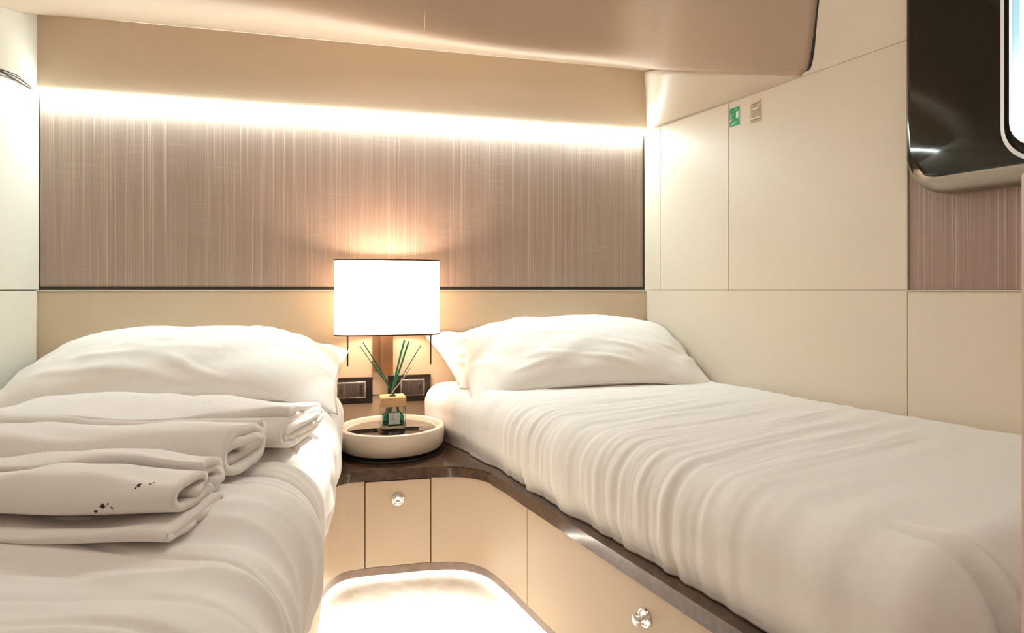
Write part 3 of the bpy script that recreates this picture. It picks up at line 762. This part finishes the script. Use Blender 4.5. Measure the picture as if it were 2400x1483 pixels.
# ------------------------------------------------------------------ switch plates
def plate(label, px0, px1, z0, z1, kinds, frame_px, name='switch_plate'):
    s0, s1 = s_at(px0), s_at(px1); sc_ = (s0+s1)/2; zc = (z0+z1)/2
    t = thing(name, label, 'switch plate', BW(sc_, z0, .01))
    bm_obj('cover_plate', box_bm((s1-s0, .006, z1-z0), onwall(sc_, zc, .013), .0012), M_plate, t, auto=40)
    f0, f1 = s_at(frame_px[0]), s_at(frame_px[1]); fw = f1-f0; fz0, fz1 = z0+.019, z1-.013
    fr = bm_obj('module_frame', box_bm((fw, .005, fz1-fz0), onwall((f0+f1)/2, (fz0+fz1)/2, .0175), .001), M_silver, t, auto=40)
    n = len(kinds); mw = (fw-.006)/n
    for i, k in enumerate(kinds):
        s = f0+.003+mw*(i+.5); zc2 = (fz0+fz1)/2; tall = (fz1-fz0)-.006
        o = bm_obj({'s': 'switch_button', 'u': 'socket', 'd': 'dimmer'}[k], box_bm((mw-.0012, .008 if k == 's' else .006, tall), onwall(s, zc2, .0215), .0015), M_module, t, auto=40)
        if k == 'u': bm_obj('socket_slot', box_bm((.006, .002, .014), onwall(s, zc2, .0248)), M_dark, o)
        if k == 'd':
            bm = bmesh.new()
            for r_ in range(3): box_bm((.008, .002, .007), onwall(s, zc2+(r_-1)*.0115, .0248), bm=bm)
            bm_obj('dimmer_keys', bm, M_plate, o)
    return t
plate('dark switch plate left of the lamp arm with silver-framed grey switches', 771, 873, -.360, -.277, 'ussd', (788, 857))
plate('dark switch plate right of the lamp arm, behind the diffuser reeds', 909, 1008, -.359, -.274, 'ssu', (938, 994))

# ------------------------------------------------------------------ things on the right wall
def RWm(s, z, off):
    m = Matrix((( -rdir.x, rn.x, 0), (-rdir.y, rn.y, 0), (0, 0, 1))).to_4x4()   # x towards the back, y into room
    return Matrix.Translation(RW(s, z, off)) @ m
s0, s1 = rs_at(1713.5), rs_at(1737)
sg = thing('safety_sign', 'small green safety sign with white symbols on the cream wall', 'sign', RW((s0+s1)/2, .49, .006))
zc = .5165; ss_ = s1-s0
bm_obj('sign_plate', box_bm((ss_, .0012, .056), RWm((s0+s1)/2, zc, .0062)), M_mint, sg)
bm_obj('sign_field', box_bm((ss_-.0018, .0008, .0542), RWm((s0+s1)/2, zc, .0070)), M_green, sg)
bm = bmesh.new()
def mark(u, v, su, sv, rot=0): box_bm((su, .0006, sv), RWm(s0+ss_*u, zc+v, .0077) @ Matrix.Rotation(rot, 4, 'Y'), bm=bm)
mark(.80, .004, ss_*.24, .019); mark(.20, .001, ss_*.09, .019, .05); mark(.16, -.0095, ss_*.16, .004); mark(.52, -.0185, ss_*.42, .0028, .35); mark(.62, .020, ss_*.2, .002, .2); mark(.42, .007, ss_*.05, .008); mark(.24, -.023, ss_*.14, .002, .9)
bm_obj('sign_symbols', bm, M_mint, sg)
s0, s1 = rs_at(1762), rs_at(1788)
ac = thing('wall_holder', 'clear acrylic holder with small tan catch right of the green sign', 'holder', RW((s0+s1)/2, .49, .006))
bm_obj('acrylic_plate', box_bm((s1-s0, .002, .052), RWm((s0+s1)/2, .508, .0075)), M_acrylic, ac)
bm_obj('catch', box_bm((s1-s0-.006, .004, .0055), RWm((s0+s1)/2, .5385, .008) @ Matrix.Rotation(.10, 4, 'Y'), .0012), M_upper, ac)
bm_obj('glint_stroke', box_bm((.022, .001, .0042), RWm((s0+s1)/2+.003, .520, .0086), .0004), M_white, ac)  # white bars drawn for the bright glints on the acrylic
bm_obj('glint_stroke', box_bm((.030, .001, .0036), RWm((s0+s1)/2, .494, .0086), .0004), M_white, ac)

# rosy post at the foot of the right bed, nearest the camera
cb = bm_obj('post', box_bm((.055, .05, H+.098), Matrix.Translation((.4014+.0275, .49-.025, (H+.098)/2-.0045)), .004), M_post, None, auto=40)
tag(cb, 'narrow rosy beige post at the far right edge beside the foot of the bed', 'post')
